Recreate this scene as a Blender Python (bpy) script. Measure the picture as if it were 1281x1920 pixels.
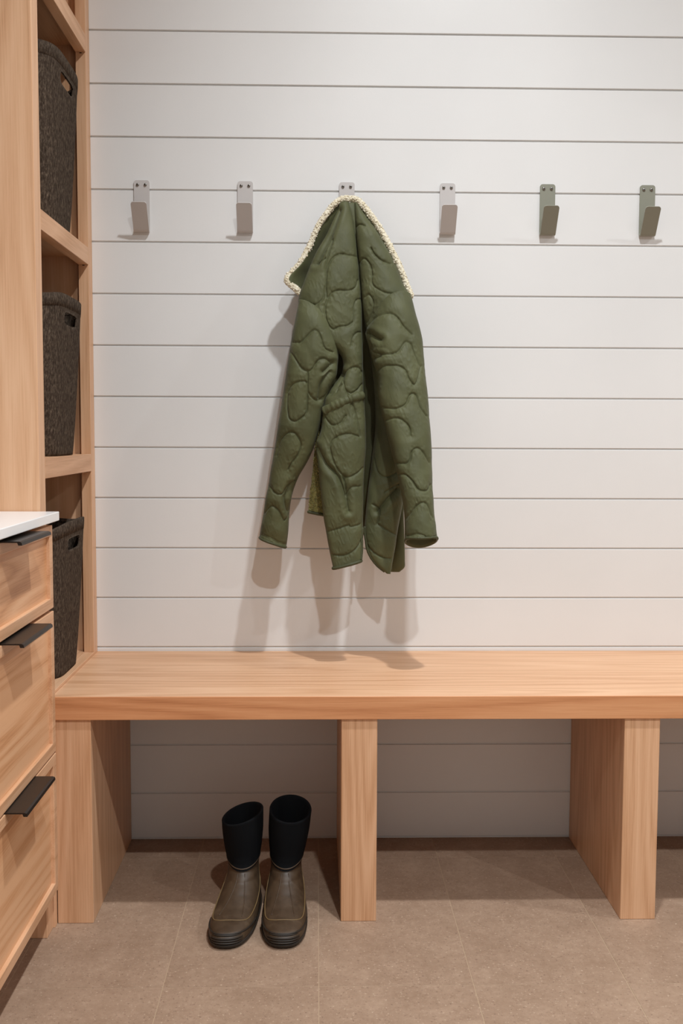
import bpy, bmesh, math, random
import numpy as np
from mathutils import Vector, Matrix

S = bpy.context.scene
COL = S.collection
for o in list(bpy.data.objects):
    bpy.data.objects.remove(o)

# ------------------------------------------------------------------ camera
cam_data = bpy.data.cameras.new('camera')
cam_data.sensor_fit = 'HORIZONTAL'
cam_data.sensor_width = 36.0
cam_data.lens = 54.498
cam_data.clip_start = 0.02
cam = bpy.data.objects.new('camera', cam_data)
COL.objects.link(cam)
cam.matrix_world = Matrix(((0.99971066, -0.00217465, -0.02395539, 0.0),
                           (-0.02372622, 0.07467397, -0.99692571, -2.4176),
                           (0.00395681, 0.99720563, 0.07460077, 0.9674),
                           (0, 0, 0, 1)))
S.camera = cam

# ------------------------------------------------------------------ world, exposure
world = bpy.data.worlds.new('world')
S.world = world
world.use_nodes = True
world.node_tree.nodes['Background'].inputs[0].default_value = (1.0, 0.96, 0.92, 1)
world.node_tree.nodes['Background'].inputs[1].default_value = 0.02
S.view_settings.view_transform = 'Standard'
S.view_settings.look = 'None'
S.view_settings.gamma = 1.0
S.view_settings.use_curve_mapping = False
S.view_settings.exposure = 0.07

CEIL = 2.77
LAMP_COLOR = (0.945, 1.0, 1.045)
LAMPS = [(0.37, -0.98, 21.5), (2.22, -0.98, 17.0), (0.37, -2.44, 34.0), (2.22, -2.44, 22.0)]
for (lx, ly, lw) in LAMPS:
    ld = bpy.data.lights.new('downlight_bulb', 'AREA')
    ld.shape = 'DISK'
    ld.size = 0.075
    ld.energy = lw
    ld.color = LAMP_COLOR
    ld.spread = math.radians(140)
    lo = bpy.data.objects.new('downlight_bulb', ld)
    lo.location = (lx, ly, CEIL - 0.012)
    COL.objects.link(lo)

# ------------------------------------------------------------------ helpers
def link(o, parent=None):
    COL.objects.link(o)
    if parent is not None:
        o.parent = parent
    return o

def thing(name, label, cat, loc=(0, 0, 0), group=None):
    o = bpy.data.objects.new(name, None)
    o.empty_display_size = 0.05
    o.location = loc
    o['label'] = label
    o['category'] = cat
    if group:
        o['group'] = group
    return link(o)

def tag(o, label, cat, group=None):
    o['label'] = label
    o['category'] = cat
    if group:
        o['group'] = group
    return o

def origin(parent):
    p = Vector((0, 0, 0))
    while parent is not None:
        p += parent.location
        parent = parent.parent
    return p

def mesh_obj(name, verts, faces, mat, parent=None, smooth=False, loc=None):
    """verts are given in world metres; they are stored relative to the object."""
    off = Vector(loc) if loc is not None else origin(parent)
    me = bpy.data.meshes.new(name)
    va = np.asarray(verts, dtype=float) - np.array(off)
    me.from_pydata([tuple(v) for v in va], [], faces)
    me.update()
    if smooth:
        me.polygons.foreach_set('use_smooth', [True] * len(me.polygons))
    if mat:
        me.materials.append(mat)
    o = bpy.data.objects.new(name, me)
    if loc is not None:
        o.location = Vector(loc) - origin(parent)
    return link(o, parent)

def bm_obj(name, bm, mat, parent=None, smooth=False, loc=None):
    me_v = [tuple(v.co) for v in bm.verts]
    bm.verts.index_update()
    fs = [[v.index for v in f.verts] for f in bm.faces]
    bm.free()
    return mesh_obj(name, me_v, fs, mat, parent, smooth, loc)

def bm_box(bm, x0, x1, y0, y1, z0, z1, bev=0.0, seg=1):
    r = bmesh.ops.create_cube(bm, size=1.0)
    vs = r['verts']
    for v in vs:
        v.co = Vector(((x0 + x1) / 2 + v.co.x * (x1 - x0), (y0 + y1) / 2 + v.co.y * (y1 - y0), (z0 + z1) / 2 + v.co.z * (z1 - z0)))
    if bev > 0:
        es = list({e for v in vs for e in v.link_edges})
        bmesh.ops.bevel(bm, geom=es, offset=bev, segments=seg, affect='EDGES', profile=0.5)

def box(name, x0, x1, y0, y1, z0, z1, mat, parent=None, bev=0.001, seg=1, loc=None):
    bm = bmesh.new()
    bm_box(bm, x0, x1, y0, y1, z0, z1, bev, seg)
    return bm_obj(name, bm, mat, parent, False, loc)

def struct(o):
    o['kind'] = 'structure'
    return o

# ------------------------------------------------------------------ materials
def new_mat(name, rough=0.5, spec=0.5):
    m = bpy.data.materials.new(name)
    m.use_nodes = True
    nt = m.node_tree
    b = nt.nodes['Principled BSDF']
    b.inputs['Roughness'].default_value = rough
    b.inputs['Specular IOR Level'].default_value = spec
    return m, nt, b

def N(nt, t, **kw):
    n = nt.nodes.new(t)
    for k, v in kw.items():
        if k in n.inputs:
            n.inputs[k].default_value = v
        else:
            setattr(n, k, v)
    return n

def lin(c):
    return tuple(((v / 255) / 12.92 if v / 255 <= 0.04045 else ((v / 255 + 0.055) / 1.055) ** 2.4) for v in c) + (1,)

def ramp(nt, stops):
    r = nt.nodes.new('ShaderNodeValToRGB')
    while len(r.color_ramp.elements) < len(stops):
        r.color_ramp.elements.new(0.5)
    for e, (p, c) in zip(r.color_ramp.elements, stops):
        e.position = p
        e.color = c
    return r

def plain(name, rgb, rough=0.5, spec=0.5, metallic=0.0):
    m, nt, b = new_mat(name, rough, spec)
    b.inputs['Base Color'].default_value = lin(rgb)
    b.inputs['Metallic'].default_value = metallic
    return m

def painted(name, rgb, rough=0.45, amount=0.03):
    m, nt, b = new_mat(name, rough, 0.4)
    tc = N(nt, 'ShaderNodeTexCoord')
    n = N(nt, 'ShaderNodeTexNoise', Scale=2.5, Detail=4.0)
    nt.links.new(tc.outputs['Object'], n.inputs['Vector'])
    c = lin(rgb)
    r = ramp(nt, [(0.3, tuple(v * (1 - amount) for v in c[:3]) + (1,)), (0.7, tuple(min(1, v * (1 + amount)) for v in c[:3]) + (1,))])
    nt.links.new(n.outputs['Fac'], r.inputs[0])
    nt.links.new(r.outputs[0], b.inputs['Base Color'])
    n2 = N(nt, 'ShaderNodeTexNoise', Scale=260.0, Detail=2.0)
    nt.links.new(tc.outputs['Object'], n2.inputs['Vector'])
    bp = N(nt, 'ShaderNodeBump', Strength=0.04, Distance=0.002)
    nt.links.new(n2.outputs['Fac'], bp.inputs['Height'])
    nt.links.new(bp.outputs[0], b.inputs['Normal'])
    return m

def oak(name, axis, seed=0.0, fig=0.16, light=(224, 180, 143), mid=(214, 167, 129), dark=(194, 145, 106), cath=1.0):
    """oak veneer, grain running along the given axis"""
    m, nt, b = new_mat(name, 0.42, 0.35)
    tc = N(nt, 'ShaderNodeTexCoord')
    oi = N(nt, 'ShaderNodeObjectInfo')
    mp = N(nt, 'ShaderNodeMapping')
    sc = {'x': (0.07, 1, 1), 'y': (1, 0.07, 1), 'z': (1, 1, 0.07)}[axis]
    mp.inputs['Scale'].default_value = sc
    rnd = N(nt, 'ShaderNodeMath', operation='MULTIPLY')
    rnd.inputs[1].default_value = 17.0
    add = N(nt, 'ShaderNodeVectorMath', operation='ADD')
    cmb = N(nt, 'ShaderNodeCombineXYZ')
    nt.links.new(oi.outputs['Random'], rnd.inputs[0])
    for i in range(3):
        nt.links.new(rnd.outputs[0], cmb.inputs[i])
    nt.links.new(tc.outputs['Object'], mp.inputs['Vector'])
    nt.links.new(mp.outputs[0], add.inputs[0])
    nt.links.new(cmb.outputs[0], add.inputs[1])
    P = add.outputs[0]
    # cathedral figure: contour lines of a stretched smooth noise
    n1 = N(nt, 'ShaderNodeTexNoise', Scale=13.0 * cath, Detail=1.0, Roughness=0.4)
    nt.links.new(P, n1.inputs['Vector'])
    mul = N(nt, 'ShaderNodeMath', operation='MULTIPLY')
    mul.inputs[1].default_value = 16.0
    nt.links.new(n1.outputs['Fac'], mul.inputs[0])
    pp = N(nt, 'ShaderNodeMath', operation='PINGPONG')
    pp.inputs[1].default_value = 1.0
    nt.links.new(mul.outputs[0], pp.inputs[0])
    # fine streaks
    n2 = N(nt, 'ShaderNodeTexNoise', Scale=400.0, Detail=4.0, Roughness=0.7)
    mp2 = N(nt, 'ShaderNodeMapping')
    mp2.inputs['Scale'].default_value = tuple(1.0 if v == 1 else 0.25 for v in sc)
    nt.links.new(P, mp2.inputs['Vector'])
    nt.links.new(mp2.outputs[0], n2.inputs['Vector'])
    n3 = N(nt, 'ShaderNodeTexNoise', Scale=5.0, Detail=2.0)
    nt.links.new(P, n3.inputs['Vector'])
    def mad(a, k, c_in=None):
        q = N(nt, 'ShaderNodeMath', operation='MULTIPLY_ADD')
        nt.links.new(a, q.inputs[0])
        q.inputs[1].default_value = k
        if c_in is None:
            q.inputs[2].default_value = 0.0
        else:
            nt.links.new(c_in, q.inputs[2])
        return q.outputs[0]
    s = mad(pp.outputs[0], fig)
    s = mad(n2.outputs['Fac'], 0.50, s)
    s = mad(n3.outputs['Fac'], 0.34, s)
    r = ramp(nt, [(0.34, lin(dark)), (0.50, lin(mid)), (0.66, lin(light))])
    nt.links.new(s, r.inputs[0])
    nt.links.new(r.outputs[0], b.inputs['Base Color'])
    bp = N(nt, 'ShaderNodeBump', Strength=0.10, Distance=0.001)
    nt.links.new(n2.outputs['Fac'], bp.inputs['Height'])
    nt.links.new(bp.outputs[0], b.inputs['Normal'])
    return m

M = {}
M['white_paint'] = painted('white_board_paint', (225, 223, 220), 0.42)
M['room_paint'] = painted('room_wall_paint', (206, 205, 203), 0.7)
M['ceiling_paint'] = painted('ceiling_paint', (214, 211, 207), 0.8)
M['oak_x'] = oak('oak_grain_lengthwise', 'x')
M['oak_y'] = oak('oak_grain_front_to_back', 'y')
M['oak_z'] = oak('oak_grain_upright', 'z')
M['oak_panel'] = oak('oak_panel_veneer', 'y', fig=0.26, light=(226, 176, 134), mid=(212, 157, 113), dark=(188, 131, 89))
M['oak_edge'] = oak('oak_edge_strip', 'x', light=(216, 157, 112), mid=(205, 143, 98), dark=(180, 118, 76))
M['quartz'] = plain('white_quartz', (242, 240, 238), 0.25, 0.5)
M['bronze'] = plain('dark_bronze_metal', (46, 40, 36), 0.38, 0.5, 0.6)
M['dark_hole'] = plain('dark_hole', (20, 14, 10), 0.9, 0.1)
M['shadow_gap'] = plain('dark_backing', (70, 58, 48), 0.9, 0.1)
M['hook_taupe'] = plain('taupe_powder_coat', (196, 190, 186), 0.45, 0.45)
M['hook_sage'] = plain('sage_grey_hook', (138, 137, 122), 0.45, 0.45)  # darker green-grey tone for the two hooks at the right end
M['steel'] = plain('brushed_steel', (150, 146, 140), 0.35, 0.5, 0.9)

def tile_mat():
    m, nt, b = new_mat('beige_stone_tile', 0.55, 0.35)
    tc = N(nt, 'ShaderNodeTexCoord')
    oi = N(nt, 'ShaderNodeObjectInfo')
    cmb = N(nt, 'ShaderNodeCombineXYZ')
    rnd = N(nt, 'ShaderNodeMath', operation='MULTIPLY')
    rnd.inputs[1].default_value = 9.0
    nt.links.new(oi.outputs['Random'], rnd.inputs[0])
    nt.links.new(rnd.outputs[0], cmb.inputs[0])
    add = N(nt, 'ShaderNodeVectorMath', operation='ADD')
    nt.links.new(tc.outputs['Object'], add.inputs[0])
    nt.links.new(cmb.outputs[0], add.inputs[1])
    a = N(nt, 'ShaderNodeTexNoise', Scale=60.0, Detail=8.0, Roughness=0.75)
    nt.links.new(add.outputs[0], a.inputs['Vector'])
    a2 = N(nt, 'ShaderNodeTexNoise', Scale=11.0, Detail=4.0, Roughness=0.6)
    nt.links.new(add.outputs[0], a2.inputs['Vector'])
    avg = N(nt, 'ShaderNodeMath', operation='MULTIPLY_ADD')
    nt.links.new(a2.outputs['Fac'], avg.inputs[0])
    avg.inputs[1].default_value = 0.45
    half = N(nt, 'ShaderNodeMath', operation='MULTIPLY')
    nt.links.new(a.outputs['Fac'], half.inputs[0])
    half.inputs[1].default_value = 0.55
    nt.links.new(half.outputs[0], avg.inputs[2])
    r = ramp(nt, [(0.36, lin((142, 116, 95))), (0.5, lin((153, 127, 106))), (0.64, lin((166, 140, 118)))])
    nt.links.new(avg.outputs[0], r.inputs[0])
    # light and dark flecks
    v = N(nt, 'ShaderNodeTexNoise', Scale=210.0, Detail=2.0, Roughness=0.5)
    nt.links.new(add.outputs[0], v.inputs['Vector'])
    r2 = ramp(nt, [(0.30, (1, 1, 1, 1)), (0.37, (0, 0, 0, 1))])
    nt.links.new(v.outputs['Fac'], r2.inputs[0])
    r3 = ramp(nt, [(0.64, (0, 0, 0, 1)), (0.72, (1, 1, 1, 1))])
    nt.links.new(v.outputs['Fac'], r3.inputs[0])
    mx = N(nt, 'ShaderNodeMix', data_type='RGBA')
    nt.links.new(r2.outputs[0], mx.inputs['Factor'])
    nt.links.new(r.outputs[0], mx.inputs[6])
    mx.inputs[7].default_value = lin((128, 103, 86))
    mx2 = N(nt, 'ShaderNodeMix', data_type='RGBA')
    nt.links.new(r3.outputs[0], mx2.inputs['Factor'])
    nt.links.new(mx.outputs[2], mx2.inputs[6])
    mx2.inputs[7].default_value = lin((184, 160, 138))
    nt.links.new(mx2.outputs[2], b.inputs['Base Color'])
    bp = N(nt, 'ShaderNodeBump', Strength=0.12, Distance=0.001)
    nt.links.new(v.outputs['Fac'], bp.inputs['Height'])
    nt.links.new(bp.outputs[0], b.inputs['Normal'])
    return m
M['tile'] = tile_mat()
M['grout'] = plain('tan_grout', (172, 147, 122), 0.8, 0.2)

def felt_mat():
    m, nt, b = new_mat('grey_brown_felt', 1.0, 0.02)
    tc = N(nt, 'ShaderNodeTexCoord')
    a = N(nt, 'ShaderNodeTexNoise', Scale=230.0, Detail=5.0, Roughness=0.75)
    mp = N(nt, 'ShaderNodeMapping')
    mp.inputs['Scale'].default_value = (1, 1, 0.45)
    nt.links.new(tc.outputs['Object'], mp.inputs['Vector'])
    nt.links.new(mp.outputs[0], a.inputs['Vector'])
    r = ramp(nt, [(0.32, lin((44, 36, 30))), (0.5, lin((72, 61, 52))), (0.64, lin((104, 90, 77))), (0.74, lin((140, 126, 110)))])
    nt.links.new(a.outputs['Fac'], r.inputs[0])
    nt.links.new(r.outputs[0], b.inputs['Base Color'])
    bp = N(nt, 'ShaderNodeBump', Strength=0.5, Distance=0.002)
    nt.links.new(a.outputs['Fac'], bp.inputs['Height'])
    nt.links.new(bp.outputs[0], b.inputs['Normal'])
    return m
M['felt'] = felt_mat()

# ------------------------------------------------------------------ room shell
RX0, RX1, RY0 = -1.02, 4.6, -3.7
back = struct(box('wall_back', RX0, RX1, 0.0036, 0.10, 0, CEIL, M['white_paint'], bev=0))
Z0, PITCH = 1.8746, 0.117364
GAP = 0.0036
k_list = list(range(-8, 16))
for k in k_list:
    top = min(Z0 - PITCH * k - GAP / 2, CEIL)
    bot = Z0 - PITCH * (k + 1) + GAP / 2
    if k == 15:
        bot = 0.005
    if bot > CEIL:
        continue
    box('board', RX0, RX1, 0.0, 0.0042, bot, top, M['white_paint'], back, bev=0.0009)

floor = struct(box('floor', RX0, RX1, RY0, 0.10, -0.08, -0.0004, M['grout'], bev=0))
TW, TL = 0.2735, 0.553
tx = [0.0055 + TW * i for i in range(-4, 18)]
ty = [-0.666 + TL * j for j in range(-6, 3)]
proto = {}
for i in range(len(tx) - 1):
    for j in range(len(ty) - 1):
        x0, x1 = max(tx[i], RX0), min(tx[i + 1], RX1)
        y0, y1 = max(ty[j], RY0), min(ty[j + 1], 0.008)
        if x1 - x0 < 0.02 or y1 - y0 < 0.02:
            continue
        g = 0.0008
        key = (round(x1 - x0, 4), round(y1 - y0, 4))
        c = ((x0 + x1) / 2, (y0 + y1) / 2, -0.0004)
        if key not in proto:
            proto[key] = box('tile', x0 + g, x1 - g, y0 + g, y1 - g, -0.0004, 0.0, M['tile'], floor, bev=0.0001, loc=c)
        else:
            o = bpy.data.objects.new('tile', proto[key].data)
            o.location = c
            link(o, floor)

ceiling = struct(box('ceiling', RX0, RX1, RY0, 0.10, CEIL, CEIL + 0.1, M['ceiling_paint'], bev=0))
for (lx, ly, lw) in LAMPS:          # round trims of the recessed lamps
    rv, rf = [], []
    for (rr, hh) in ((0.064, 0.0), (0.064, 0.004), (0.058, 0.008), (0.046, 0.008), (0.042, 0.0)):
        for i in range(32):
            a = 2 * math.pi * i / 32
            rv.append((lx + rr * math.cos(a), ly + rr * math.sin(a), CEIL - hh))
    for r in range(4):
        for i in range(32):
            j = (i + 1) % 32
            rf.append([r * 32 + i, r * 32 + j, (r + 1) * 32 + j, (r + 1) * 32 + i])
    mesh_obj('downlight_trim', rv, rf, M['ceiling_paint'], ceiling, smooth=True)
struct(box('wall_left', RX0 - 0.1, RX0, RY0, 0.10, 0, CEIL, M['room_paint'], bev=0))
struct(box('wall_right', RX1, RX1 + 0.1, RY0, 0.10, 0, CEIL, M['room_paint'], bev=0))
struct(box('wall_front', RX0, RX1, RY0 - 0.1, RY0, 0, CEIL, M['room_paint'], bev=0))

# ------------------------------------------------------------------ bench
bench = thing('bench', 'long oak bench with thick slab seat on wide panel legs against the white board wall', 'bench', (0.6, -0.21, 0))
BX0, BX1 = -0.5150, 1.84
box('seat_slab', BX0, BX1, -0.4265, -0.001, 0.411, 0.457, M['oak_x'], bench, bev=0.0006)
box('front_edge', BX0, BX1, -0.4290, -0.4262, 0.411, 0.4568, M['oak_edge'], bench, bev=0.0010, seg=2)
for i in range(5):
    lx = -0.5108 + 0.5604 * i
    box('leg', lx, lx + 0.0705, -0.4238, -0.002, 0.0, 0.411, M['oak_z'], bench, bev=0.0010)

# ------------------------------------------------------------------ tall open shelf unit
XS, XI, XB = -0.5154, -0.5380, -0.95
tall = thing('shelf_unit', 'tall open oak shelf unit with three felt baskets, left of the bench', 'shelf unit', (-0.73, -0.245, 0))
TT = 2.74
box('end_panel', XB, XS, -0.485, -0.4415, 0, TT, M['oak_z'], tall, bev=0.001)
box('foot', XB, -0.5112, -0.4415, -0.4246, 0, 0.4095, M['oak_z'], tall, bev=0.0006)
box('stile', XI, XS, -0.040, -0.0005, 0.463, TT, M['oak_z'], tall, bev=0.0006)
box('end_panel', XB, XI, -0.020, -0.0005, 0, TT, M['oak_z'], tall, bev=0)
box('back_panel', XB, XB + 0.012, -0.4415, -0.020, 0, TT, M['oak_z'], tall, bev=0)
for (z0, z1) in ((0.8818, 0.921), (1.3470, 1.3849), (1.8112, 1.8505), (2.275, 2.314), (2.70, TT)):
    box('rail', XI, XS, -0.4415, -0.040, z0, z1, M['oak_y'], tall, bev=0.0006)
    box('shelf', XB + 0.012, XI, -0.4415, -0.020, z1 - 0.018, z1, M['oak_y'], tall, bev=0)
    if z1 < 2.2:
        box('peg_gap', XI + 0.009, XI + 0.014, -0.0403, -0.039, z0 - 0.0022, z0 - 0.0004, M['dark_hole'], tall, bev=0)
box('rail', XI, XS, -0.4415, -0.0005, 0.412, 0.463, M['oak_y'], tall, bev=0.0006)
box('shelf', XB + 0.012, XI, -0.4415, -0.020, 0.445, 0.463, M['oak_y'], tall, bev=0)

# ------------------------------------------------------------------ base cabinet with drawers and worktop
XD = -0.492
cab = thing('drawer_cabinet', 'low oak cabinet with three shaker drawer fronts under the white worktop', 'cabinet', (-0.75, -0.72, 0))
CY0, CY1 = -0.957, -0.4875
box('carcass', XB, XD - 0.020, CY0, CY1, 0.102, 0.8055, M['oak_z'], cab, bev=0.0008)
box('toe_kick', XB, -0.565, CY0 + 0.01, CY1, 0.0, 0.102, M['oak_y'], cab, bev=0)
for (z0, z1) in ((0.6425, 0.7975), (0.3690, 0.6365), (0.1000, 0.3655)):
    y0, y1 = CY0, CY1 - 0.0005
    w = 0.0195
    bm = bmesh.new()
    x0, x1 = XD - 0.0195, XD
    bm_box(bm, x0, x1, y0, y0 + w, z0, z1, 0.0012, 2)
    bm_box(bm, x0, x1, y1 - w, y1, z0, z1, 0.0012, 2)
    bm_box(bm, x0, x1, y0 + w, y1 - w, z0, z0 + w, 0.0012, 2)
    bm_box(bm, x0, x1, y0 + w, y1 - w, z1 - w, z1, 0.0012, 2)
    d = bm_obj('drawer', bm, M['oak_y'], cab)
    box('panel', x0 + 0.004, x1 - 0.007, y0 + w - 0.002, y1 - w + 0.002, z0 + w - 0.002, z1 - w + 0.002, M['oak_panel'], d, bev=0)
    # bent tab pull: flat plate screwed on the top edge, lip turned down
    yc, hw = -0.720, 0.0885
    prof = [(x0 + 0.001, z1 + 0.0002), (x1 + 0.030, z1 + 0.0002), (x1 + 0.0335, z1 - 0.0012), (x1 + 0.0345, z1 - 0.0042),
            (x1 + 0.0345, z1 - 0.0062), (x1 + 0.0275, z1 - 0.0062), (x1 + 0.0270, z1 - 0.0042)]
    prof = [(px, pz + 0.0022) for (px, pz) in prof[:5]] + [(x1 + 0.0285, z1 - 0.0040), (x1 + 0.0270, z1 + 0.0002), (x0 + 0.001, z1 + 0.0002)]
    n = len(prof)
    vs = [(px, yc - hw, pz) for px, pz in prof] + [(px, yc + hw, pz) for px, pz in prof]
    fs = [[i, (i + 1) % n, n + (i + 1) % n, n + i] for i in range(n)] + [list(range(n))[::-1], [n + i for i in range(n)]]
    h = mesh_obj('handle', vs, fs, M['bronze'], d)
    h['label'] = 'dark bronze tab pull on the top edge of the drawer'
top = box('worktop', XB - 0.05, -0.479, CY0 - 0.006, -0.4868, 0.8060, 0.8228, M['quartz'], None, bev=0.0014, seg=2, loc=(-0.73, -0.72, 0.8060))
tag(top, 'white stone worktop on the oak drawer cabinet', 'worktop')

# ------------------------------------------------------------------ felt baskets
def make_basket(name, z0, h, label, yc=-0.222, twist=0.0):
    """soft tapering felt bin with a hand slot cut in the front face"""
    t = thing(name, label, 'basket', (-0.67, yc, z0), 'felt baskets in the shelf unit')
    xf_top, xf_bot, xb_top, xb_bot = -0.5125, -0.5275, -0.80, -0.77
    by_top, by_bot = 0.176, 0.100
    NS, NR = 260, 72
    hz0, hz1, hy = h - 0.0535, h - 0.0285, 0.054      # hand slot
    hyc = 0.0
    def ring(s, inset):
        """s 0..1 height -> points"""
        e = s ** 0.9
        xf = xf_bot + (xf_top - xf_bot) * e
        xb = xb_bot + (xb_top - xb_bot) * e
        by = by_bot + (by_top - by_bot) * (s ** 0.85)
        xc, ax = (xf + xb) / 2, (xf - xb) / 2 - inset
        by -= inset
        ex = 2.0 / (4.2 + 1.2 * (1 - s))
        a = np.linspace(0, 2 * math.pi, 1441)
        ca, sa = np.cos(a), np.sin(a)
        X = xc + ax * np.sign(ca) * np.abs(ca) ** ex
        Y = yc + by * np.sign(sa) * np.abs(sa) ** ex
        L = np.concatenate([[0], np.cumsum(np.hypot(np.diff(X), np.diff(Y)))])
        q = np.linspace(0, L[-1], NS, endpoint=False)
        px, py, aa = np.interp(q, L, X), np.interp(q, L, Y), np.interp(q, L, a)
        sag = 0.006 * np.sin(3 * aa + 1.3) * s * s
        pts = list(zip(px, py, sag))
        return pts
    verts, faces = [], []
    def wall(inset, flip):
        base = len(verts)
        for r in range(NR + 1):
            s = r / NR
            for (px, py, sag) in ring(s, inset):
                verts.append((px, py, z0 + h * s + sag * s))
        for r in range(NR):
            for i in range(NS):
                j = (i + 1) % NS
                f = [base + r * NS + i, base + r * NS + j, base + (r + 1) * NS + j, base + (r + 1) * NS + i]
                cx = sum(verts[v][0] for v in f) / 4
                cy = sum(verts[v][1] for v in f) / 4 - yc - hyc
                cz = sum(verts[v][2] for v in f) / 4 - z0
                if cx > -0.6:
                    u = abs(cy) / hy
                    w = abs(cz - (hz0 + hz1) / 2) / ((hz1 - hz0) / 2)
                    if u ** 5 + w ** 5 < 1:
                        continue
                faces.append(f[::-1] if flip else f)
        return base
    T = 0.004
    b0 = wall(0.0, False)
    b1 = wall(T, True)
    top0, top1 = b0 + NR * NS, b1 + NR * NS
    for i in range(NS):
        j = (i + 1) % NS
        faces.append([top0 + i, top0 + j, top1 + j, top1 + i])
    # slot edges: join the outer and inner sheet around the hole
    from collections import Counter
    ec = Counter()
    for f in faces:
        for a, b in zip(f, f[1:] + f[:1]):
            ec[(min(a, b), max(a, b))] += 1
    nb = (NR + 1) * NS
    # smooth outline for the hand slot
    loop = {v for (a, b), n in ec.items() if n == 1 for v in (a, b) if (v % nb) >= NS and (v % nb) < NR * NS}
    for v in loop:
        x, y, z = verts[v]
        u = (y - yc - hyc) / hy
        w = (z - z0 - (hz0 + hz1) / 2) / ((hz1 - hz0) / 2)
        k = (abs(u) ** 5 + abs(w) ** 5) ** 0.2
        verts[v] = (x, yc + hyc + u / k * hy, z0 + (hz0 + hz1) / 2 + w / k * (hz1 - hz0) / 2)
    for (a, b), n in list(ec.items()):
        if n == 1 and a < nb and b < nb and not (a < NS and b < NS):
            faces.append([a, b, b + nb, a + nb])
    bc = len(verts)
    for base, dz in ((b0, 0.0), (b1, 0.004)):
        faces.append([base + i for i in range(NS)] if base == b1 else [base + i for i in range(NS)][::-1])
    body = mesh_obj('body', verts, faces, M['felt'], t, smooth=True)
    # folded hem: a proud band round the rim with a stitched lower edge
    hv, hf = [], []
    prof = [(h - 0.024, -0.0008), (h - 0.0236, 0.0005), (h - 0.012, 0.0008), (h + 0.0004, 0.0007), (h + 0.0018, -0.0010), (h + 0.0014, -0.0046), (h - 0.006, -0.0050)]
    for (pz, pin) in prof:
        s = min(1.0, pz / h)
        for (px, py, sag) in ring(s, -pin):
            hv.append((px, py, z0 + pz + sag * s))
    for r in range(len(prof) - 1):
        for i in range(NS):
            j = (i + 1) % NS
            hf.append([r * NS + i, r * NS + j, (r + 1) * NS + j, (r + 1) * NS + i])
    mesh_obj('rim_band', hv, hf, M['felt'], t, smooth=True)
    return t

make_basket('felt_basket', 0.4640, 0.314, 'grey felt basket lowest in the shelf unit, beside the bench seat')
make_basket('felt_basket', 0.9220, 0.322, 'grey felt basket on the middle shelf, directly above the lowest basket')
make_basket('felt_basket', 1.3860, 0.336, 'topmost grey felt basket in the shelf unit')

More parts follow.
